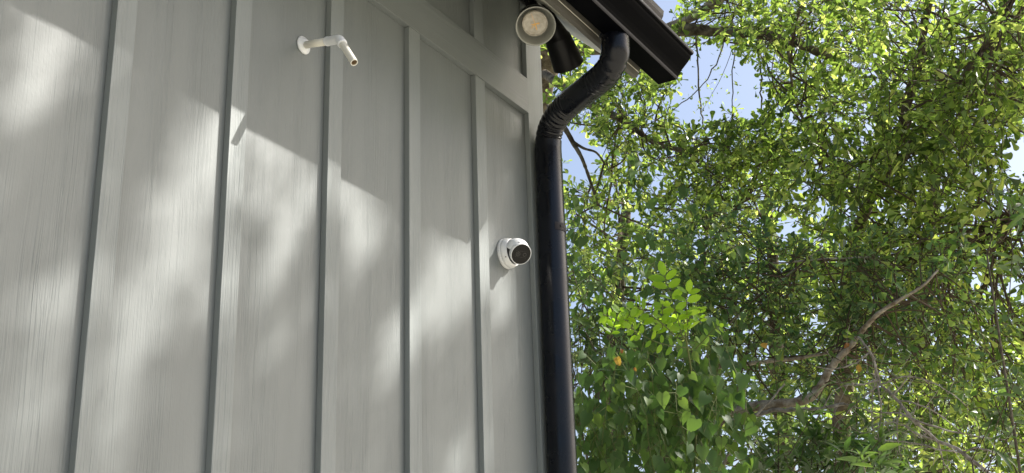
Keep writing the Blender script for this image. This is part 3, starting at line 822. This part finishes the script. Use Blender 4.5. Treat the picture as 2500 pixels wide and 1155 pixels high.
sdist = rng.uniform(7.5, 11.0, n) + .4 * np.sin(wx * 4)
sv = np.array(SUNV); P = np.stack([wx, np.zeros(n), wz], 1) + sv[None] * sdist[:, None]
fo = frames(P, unit(rng.normal(size=(n, 3))), np.array([0, 0, .6]) + rng.normal(0, .8, (n, 3)), .062 * rng.uniform(.7, 1.2, n), rng.uniform(.8, 1.3, n))
link('foliage', leaf_mesh('foliage', 'far', fo), OAKLEAF, oakA, kind='stuff')
tc_ = P.mean(0)
LA2 = limb(oakA, [at(2300, -300, 8.3), at(2500, -700, 8.6), tc_ + (np.array([-.5, 1.5, -1.8])), tc_ + np.array([0, .2, -.6]), tc_ + np.array([1.0, -1.5, .6])], .05, .02)
LA2 += limb(oakA, [tc_ + np.array([0, .2, -.6]), tc_ + np.array([-1.0, -.4, .1]), tc_ + np.array([-1.9, -1.4, .5])], .022, .008)
dress(oakA, fr, 'spat', OAKLEAF); sticks(oakA, tw); branchlets(oakA, tw, LA, 380, 4, maxd=1.9)

# ------------------------------------------------------------------ leaning tree with the crooked limb, lower right
b2 = at(1640, 1200, 6.9)
lean = thing('leaning_tree', foot(b2), 'low leaning tree with a crooked lichen-spotted limb rising to the right', 'tree')
limb(lean, [np.array([b2[0], b2[1], -.1]), np.array([b2[0], b2[1], .9])] + L((1640, 1180, 6.9), (1690, 1060, 6.85), (1760, 1012, 6.8)), .075, .05, BARK, name='trunk', n=12)
LC = []
LC += limb(lean, L((1750, 1018, 6.8), (1830, 995, 6.75), (1900, 986, 6.7), (1970, 975, 6.7), (2005, 940, 6.7), (2030, 895, 6.7), (2062, 860, 6.7), (2090, 828, 6.7), (2118, 792, 6.65), (2150, 762, 6.6), (2200, 730, 6.6), (2250, 700, 6.6), (2290, 660, 6.7)), .028, .005, BARKL, n=12, wob=.07)
LC += limb(lean, L((1780, 1030, 6.75), (1860, 1008, 6.7), (1930, 1000, 6.65), (2000, 998, 6.6), (2060, 985, 6.6)), .013, .008, DEADW, n=8, wob=.2)
LC += limb(lean, L((1700, 905, 7.0), (1800, 890, 6.95), (1880, 882, 6.9), (1960, 872, 6.9), (2060, 852, 6.8)), .014, .007, BARKL, n=8, wob=.2)
LC += limb(lean, L((1850, 646, 7.0), (1930, 640, 6.95), (2010, 633, 6.9), (2120, 628, 6.9)), .0055, .004, DEADW, n=6, wob=.3)
LC += limb(lean, L((1780, 790, 7.0), (1840, 730, 6.95), (1900, 690, 6.9), (1950, 650, 6.85), (2010, 600, 6.8)), .006, .0035, DEADW, n=6, wob=.3)
LC += limb(lean, L((1755, 1150, 6.6), (1800, 1075, 6.6), (1850, 1010, 6.6), (1915, 940, 6.6)), .010, .004, DEADW, n=6, wob=.4)
LC += limb(lean, L((1660, 1150, 6.8), (1660, 1050, 6.8), (1690, 960, 6.8), (1700, 880, 6.8)), .05, .02, BARK, n=10, wob=.1)
bl = [blob(1850, 760, 7.1, .5, .6, .32, 2.2), blob(2000, 720, 7.1, .5, .6, .3, 1.8), blob(1950, 860, 7.2, .5, .6, .3, 1.6), blob(2180, 880, 7.0, .45, .6, .3, 1.2), blob(1770, 640, 7.2, .4, .5, .25, 1.2),
      blob(2320, 700, 6.9, .4, .5, .3, .9), blob(2150, 700, 7.0, .4, .5, .22, .8)]
fr, tw = crown(bl, 1300, .056, 9, 41, thresh=-.35, f=6, twig=.15)
dress(lean, fr, 'spat', MIDLEAF); sticks(lean, tw); branchlets(lean, tw, LC, 170, 5, r0=.005, maxd=1.2)

# ------------------------------------------------------------------ dead branch tangled in front
dead = thing('dead_branch', tuple(at(2100, 830, 6.55)), 'pale bare dead branch hanging from the crooked limb, forking downwards', 'branch')
main = limb(dead, L((2096, 822, 6.55), (2125, 860, 6.5), (2138, 900, 6.5), (2150, 935, 6.5), (2190, 975, 6.45), (2235, 1030, 6.4), (2290, 1075, 6.4), (2350, 1105, 6.35), (2420, 1160, 6.3)), .0055, .0085, DEADW, name='stem', n=8, wob=.35)
rd = np.random.default_rng(8)
for pp in ([(2140, 900, 6.5), (2132, 960, 6.5), (2128, 1020, 6.5), (2140, 1080, 6.45)], [(2150, 935, 6.5), (2110, 970, 6.5), (2065, 1010, 6.5), (2040, 1060, 6.5)],
           [(2190, 975, 6.45), (2230, 985, 6.4), (2290, 1010, 6.4), (2350, 1060, 6.4)], [(2140, 925, 6.5), (2150, 1000, 6.5), (2145, 1060, 6.5), (2150, 1110, 6.5)],
           [(2235, 1030, 6.4), (2200, 1010, 6.4), (2130, 1005, 6.4), (2060, 985, 6.45)], [(2290, 1075, 6.4), (2240, 1060, 6.4), (2180, 1030, 6.4), (2110, 1060, 6.4)],
           [(2350, 1105, 6.35), (2390, 1095, 6.3), (2440, 1110, 6.3), (2500, 1120, 6.3)], [(2180, 965, 6.45), (2210, 930, 6.4), (2225, 900, 6.4)],
           [(2290, 1075, 6.4), (2300, 1120, 6.4), (2330, 1170, 6.4)], [(2125, 860, 6.5), (2090, 885, 6.5), (2040, 900, 6.5), (1985, 895, 6.5)],
           [(2230, 1025, 6.4), (2290, 1045, 6.35), (2370, 1062, 6.3), (2460, 1075, 6.3)], [(2350, 1105, 6.35), (2300, 1100, 6.35), (2220, 1080, 6.4), (2150, 1075, 6.4), (2080, 1045, 6.4)], [(2145, 930, 6.5), (2100, 940, 6.45), (2040, 950, 6.45), (1990, 1030, 6.4)],
           [(2200, 985, 6.45), (2190, 1050, 6.4), (2200, 1120, 6.4)], [(2150, 940, 6.5), (2210, 920, 6.45), (2290, 940, 6.4), (2360, 990, 6.4)]):
    q = limb(dead, L(*pp), .0048, .002, DEADW, name='twig', n=5, seg=4, wob=.6)
    A = []; B = []
    for k in range(4):
        i = 1 + (k * (len(q) - 2)) // 4; e = q[i] + (rd.normal(0, .09, 3) + np.array([0, 0, -.03])); A.append(q[i]); B.append(e)
        A.append(e); B.append(e + rd.normal(0, .06, 3))
    link('side_twig', twig_mesh('side_twig', np.array(A), np.array(B), np.full(len(A), .0017), np.full(len(A), .0009)), DEADW, dead, kind='stuff')

# ------------------------------------------------------------------ heart-leaved vine
b3 = at(1560, 1300, 5.9)
vine = thing('vine', foot(b3), 'green climbing vine with heart-shaped leaves hanging beside the downspout', 'vine')
rv = np.random.default_rng(77); FR = []; VA = []; VB = []
def strand(x0, y0, r0, ln, n, drift=.0, sz=.067):
    p = at(x0, y0, r0); q = [p]
    d = np.array([rv.normal(0, .25) + drift, rv.normal(0, .25), -1.0])
    for k in range(n):
        d = d + np.array([rv.normal(0, .25), rv.normal(0, .25), -.05]); q.append(q[-1] + unit(d) * ln / n)
    for k in range(n): VA.append(q[k]); VB.append(q[k + 1])
    for k in range(int(n * 1.9)):
        i = rv.integers(0, n); b = q[i] + (q[i + 1] - q[i]) * rv.random()
        off = rv.normal(0, .035, 3); b2_ = b + off; VA.append(b); VB.append(b2_)
        dd = np.array([rv.normal(0, .45), rv.normal(0, .45), -1.0]); tocam = unit(CAM - b); nn = tocam * .75 + np.array([0, 0, .35]) + rv.normal(0, .5, 3)
        FR.append((b2_, dd, nn, sz * rv.uniform(.55, 1.15), rv.uniform(.8, 1.1)))
for k in range(46):
    x = rv.uniform(1395, 1760); y = 850 + rv.uniform(-30, 220) - (30 if x < 1500 else 0)
    strand(x, y, rv.uniform(5.5, 6.2), rv.uniform(.35, .75), 7)
for k in range(26):      # loose leaves higher up among the oak twigs
    x = rv.uniform(1385, 1800); y = rv.uniform(500, 830); strand(x, y, rv.uniform(6.2, 7.4), rv.uniform(.2, .45), 5, rv.normal(0, .5), .05)
for x, y, n_ in ((1400, 470, 5), (1420, 520, 5), (1510, 330, 3), (1550, 360, 4), (1600, 420, 5), (1660, 450, 4), (1580, 480, 4), (1640, 520, 4)):
    strand(x, y, 8.0, .3, n_, .2, .07)
for k in range(16): strand(rv.uniform(1640, 1800), rv.uniform(760, 1050), rv.uniform(5.7, 6.4), rv.uniform(.25, .5), 5, 0, .075)
for k in range(22): strand(rv.uniform(1390, 1700), rv.uniform(780, 1000), rv.uniform(6.3, 6.9), rv.uniform(.3, .7), 7, 0, .065)
fr = frames(np.array([a[0] for a in FR]), np.array([a[1] for a in FR]), np.array([a[2] for a in FR]), np.array([a[3] for a in FR]), np.array([a[4] for a in FR]))
dress(vine, fr, 'heart', VINELEAF)
link('stem', twig_mesh('stem', np.array(VA), np.array(VB), np.full(len(VA), .0016), np.full(len(VA), .0013)), VINEST, vine, kind='stuff')

# ------------------------------------------------------------------ locust sapling: bright pinnate sprig
b4 = at(1650, 1400, 5.2)
loc = thing('locust_sapling', foot(b4), 'bright lime-green sprig of paired oval leaflets catching the sun above the vine', 'sapling')
limb(loc, [np.array([b4[0], b4[1], -.05]), np.array([b4[0] + .03, b4[1] + .05, 1.2])] + L((1700, 1000, 5.9), (1690, 920, 5.6), (1672, 810, 5.3)), .007, .003, VINEST, name='stem', n=6)
rl = np.random.default_rng(5); FR = []
def pinnate(pts, n, sz, flip=1):
    q = limb(loc, L(*pts), .0024, .0012, VINEST, name='leaf_stalk', n=5, seg=6)
    q = np.array(q); m_ = len(q)
    for k in range(n):
        t = .18 + .82 * k / (n - 1); i = min(int(t * (m_ - 1)), m_ - 2); b = q[i]; d = unit(q[i + 1] - q[i])
        cam_d = unit(CAM - b); side = unit(np.cross(cam_d, d))
        for s in (-1, 1):
            dd = side * s + d * .45 + rl.normal(0, .15, 3); nn = cam_d * .75 + np.array([.2, -.5, .55]) + rl.normal(0, .25, 3)
            FR.append((b + side * s * .003, dd, nn, sz * rl.uniform(.8, 1.12), rl.uniform(.9, 1.1)))
    FR.append((q[-1], unit(q[-1] - q[-3]), unit(CAM - q[-1]), sz, 1.0))
pinnate([(1668, 830, 5.3), (1655, 780, 5.28), (1640, 730, 5.26), (1622, 672, 5.24)], 6, .060)
pinnate([(1650, 820, 5.3), (1610, 785, 5.25), (1575, 760, 5.2), (1548, 748, 5.15)], 7, .046)
pinnate([(1680, 830, 5.3), (1678, 780, 5.28), (1676, 740, 5.26), (1680, 712, 5.24)], 4, .052)
pinnate([(1690, 850, 5.32), (1640, 845, 5.3), (1590, 830, 5.25), (1540, 800, 5.2)], 6, .040)
for k in range(11):
    x = 1470 + 25 * k + rl.uniform(-15, 15); y = 815 + rl.uniform(-25, 45); dx = rl.uniform(-70, 60); dy = rl.uniform(-75, -20); r_ = rl.uniform(5.25, 5.6)
    pinnate([(x, y, r_), (x + dx * .4, y + dy * .45, r_ - .03), (x + dx * .75, y + dy * .85, r_ - .06), (x + dx, y + dy, r_ - .1)], int(rl.integers(4, 7)), rl.uniform(.026, .042))
fr = frames(*[np.array([a[i] for a in FR]) for i in range(5)])
place_leaf_objects(fr, 'oval', SPRIGLEAF, loc, 0, 'leaflet')

# ------------------------------------------------------------------ lance-leaved shrubs
def lance_shrub(base_px, label, centers, seed, sz):
    b = at(*base_px); s = thing('shrub', foot(b), label, 'shrub')
    r = np.random.default_rng(seed); FR = []; A = []; B = []
    for (x, y, rr, sp, n) in centers:
        for k in range(n):
            c = at(x + r.normal(0, sp), y + r.normal(0, sp * .7), rr + r.normal(0, .15)); up = unit(np.array([r.normal(0, .6), r.normal(0, .6), .9]))
            st = c - up * .25 + np.array([0, 0, -.05]); A.append(st); B.append(c)
            for j in range(8):
                side = unit(np.cross(up, r.normal(size=3))); t = r.random() * .5
                dd = side + up * r.uniform(-.35, .5); FR.append((c - up * .25 * t, dd, np.array([0, 0, 1.]) + r.normal(0, .4, 3) + side * -.2, sz * r.uniform(.6, 1.1), r.uniform(.8, 1.2)))
    fr = frames(*[np.array([a[i] for a in FR]) for i in range(5)])
    top = np.array([b[0], b[1], 0.0]); mid = np.mean(np.array(A), 0)
    for k in range(5):
        e = A[int(r.integers(0, len(A)))]; limb(s, [top + r.normal(0, .05, 3) * [1, 1, 0], (top + e) / 2 + r.normal(0, .1, 3), e], .014, .004, BARK, name='stem', n=6)
    dress(s, fr, 'lance', LANCELEAF)
    link('twig', twig_mesh('twig', np.array(A), np.array(B), np.full(len(A), .003), np.full(len(A), .0015)), TWIGM, s, kind='stuff')
lance_shrub((2080, 1400, 6.3), 'dark shrub with long narrow glossy leaves under the dead branch', [(2000, 1040, 6.4, 45, 16), (2070, 1110, 6.2, 50, 20), (2130, 1140, 6.1, 45, 16), (1960, 1120, 6.4, 45, 14), (1900, 1060, 6.6, 35, 8), (2180, 1060, 6.6, 50, 8), (1860, 1130, 6.6, 30, 8)], 3, .105)
lance_shrub((1430, 1400, 6.2), 'shrub with narrow pale-backed leaves just right of the downspout', [(1430, 760, 6.5, 32, 16), (1450, 850, 6.3, 35, 12), (1420, 660, 6.8, 26, 9), (1500, 800, 6.6, 35, 10), (1560, 900, 6.4, 40, 6)], 9, .085)
lance_shrub((2460, 1400, 5.6), 'dark shrub with broad drooping leaves at the lower right edge', [(2470, 900, 5.8, 30, 5), (2430, 1000, 5.9, 30, 6), (2490, 1080, 5.7, 30, 5), (2480, 480, 6.0, 22, 4), (2495, 620, 5.9, 20, 3)], 13, .10)

# ------------------------------------------------------------------ dry leaves caught in the green
for (px, py, r, s, lab) in ((1505, 872, 5.4, .040, 'yellow dry leaf caught on the vine beside the downspout'), (1518, 853, 5.42, .02, 'small orange dry leaf just above the yellow one'),
                            (1548, 898, 5.5, .018, 'small red-brown dry leaf to the right of the yellow one'), (2095, 890, 6.45, .036, 'curled brown dead leaf hung on the crooked limb'),
                            (2072, 838, 6.5, .03, 'tan dead leaf stuck where the dead branch joins the limb'), (1872, 845, 6.6, .038, 'rusty dead leaf in shade above the horizontal twig')):
    me = bpy.data.meshes.new('dry_leaf'); V, F = TPL['oval']; V = V.copy(); V[:, 2] += .35 * np.abs(V[:, 1]) + .2 * np.sin(V[:, 0] * 5)
    p = at(px, py, r); f = frames(np.array([p]), rng.normal(size=(1, 3)) + np.array([[0, 0, -1.2]]), np.array([unit(CAM - p)]), np.array([s]))
    W = f['P'][0] + (V[:, 0:1] * f['D'][0] + V[:, 1:2] * 1.3 * f['B'][0] + V[:, 2:3] * f['N'][0]) * s
    me.from_pydata((W - p).tolist(), [], F.tolist()); me.materials.append(DEADLEAF)
    o = bpy.data.objects.new('dry_leaf', me); COL.objects.link(o); o.location = p; tag(o, lab, 'leaf')

# ------------------------------------------------------------------ trees behind
def back_tree(base_px, label, trunk, blobs, n, leaf, seed, thresh=-1.3, single=0):
    b = at(*base_px); t = thing('background_tree', foot(b), label, 'tree', 'trees behind the oaks')
    lm = limb(t, [np.array([b[0], b[1], -.2]), np.array([b[0], b[1], 1.5])] + L(*trunk), .14, .05, BARK, name='trunk', n=10)
    fr, tw = crown([blob(*q) for q in blobs], n, leaf, 9, seed, thresh, 2.4, twig=.32)
    link('crown', leaf_mesh('crown', 'far', fr), FARLEAF, t, kind='stuff'); branchlets(t, tw, lm, 120, seed, maxd=4, r0=.016)
back_tree((1500, 1100, 14), 'tree behind the vine whose crown closes the gap right of the downspout', [(1500, 900, 14), (1510, 700, 14), (1530, 500, 14)],
          [(1450, 620, 13.5, 1.1, 1.2, .8, 3), (1560, 880, 13, 1.5, 1.5, .9, 4), (1450, 1050, 12.5, 1.3, 1.3, .8, 3), (1650, 700, 14, 1.2, 1.2, .8, 3), (1700, 1050, 12, 1.4, 1.4, .8, 4), (1500, 460, 14, 1.0, 1.0, .35, 1), (1400, 240, 14.5, 1.0, 1.0, .5, 1.2)], 1100, .082, 51)
back_tree((1900, 1100, 15), 'tree behind the crooked limb with dark green crown', [(1900, 900, 15), (1890, 700, 15), (1880, 520, 15)],
          [(1880, 620, 14.5, 1.3, 1.3, .8, 3), (1850, 860, 14, 1.6, 1.6, .9, 4), (1980, 1060, 13, 1.6, 1.6, .9, 4), (2080, 760, 14.5, 1.3, 1.3, .9, 3), (1900, 440, 15, 1.0, 1.2, .45, 1.3)], 1150, .082, 52)
back_tree((2250, 1100, 14), 'tree behind the dead branch with light showing through', [(2250, 900, 14), (2270, 600, 14), (2300, 200, 14)],
          [(2250, 900, 13.5, 1.7, 1.7, 1.0, 4), (2200, 1120, 13, 1.6, 1.6, .7, 3), (2280, 620, 14, 1.4, 1.4, .9, 3), (2200, 250, 14.5, 1.6, 1.6, 1.0, 3), (2400, 300, 14, 1.5, 1.5, 1.2, 3)], 1150, .082, 53)
back_tree((2600, 1100, 14), 'tree at the right edge behind the tall oak', [(2580, 900, 14), (2560, 600, 14), (2520, 200, 14)],
          [(2500, 900, 13.5, 1.5, 1.5, 1.2, 4), (2480, 1100, 13, 1.4, 1.4, .7, 3), (2540, 560, 14, 1.2, 1.2, .8, 2), (2520, 120, 14, 1.2, 1.2, 1.0, 3), (2050, 60, 14, 1.6, 1.6, .5, 2)], 1200, .082, 54)
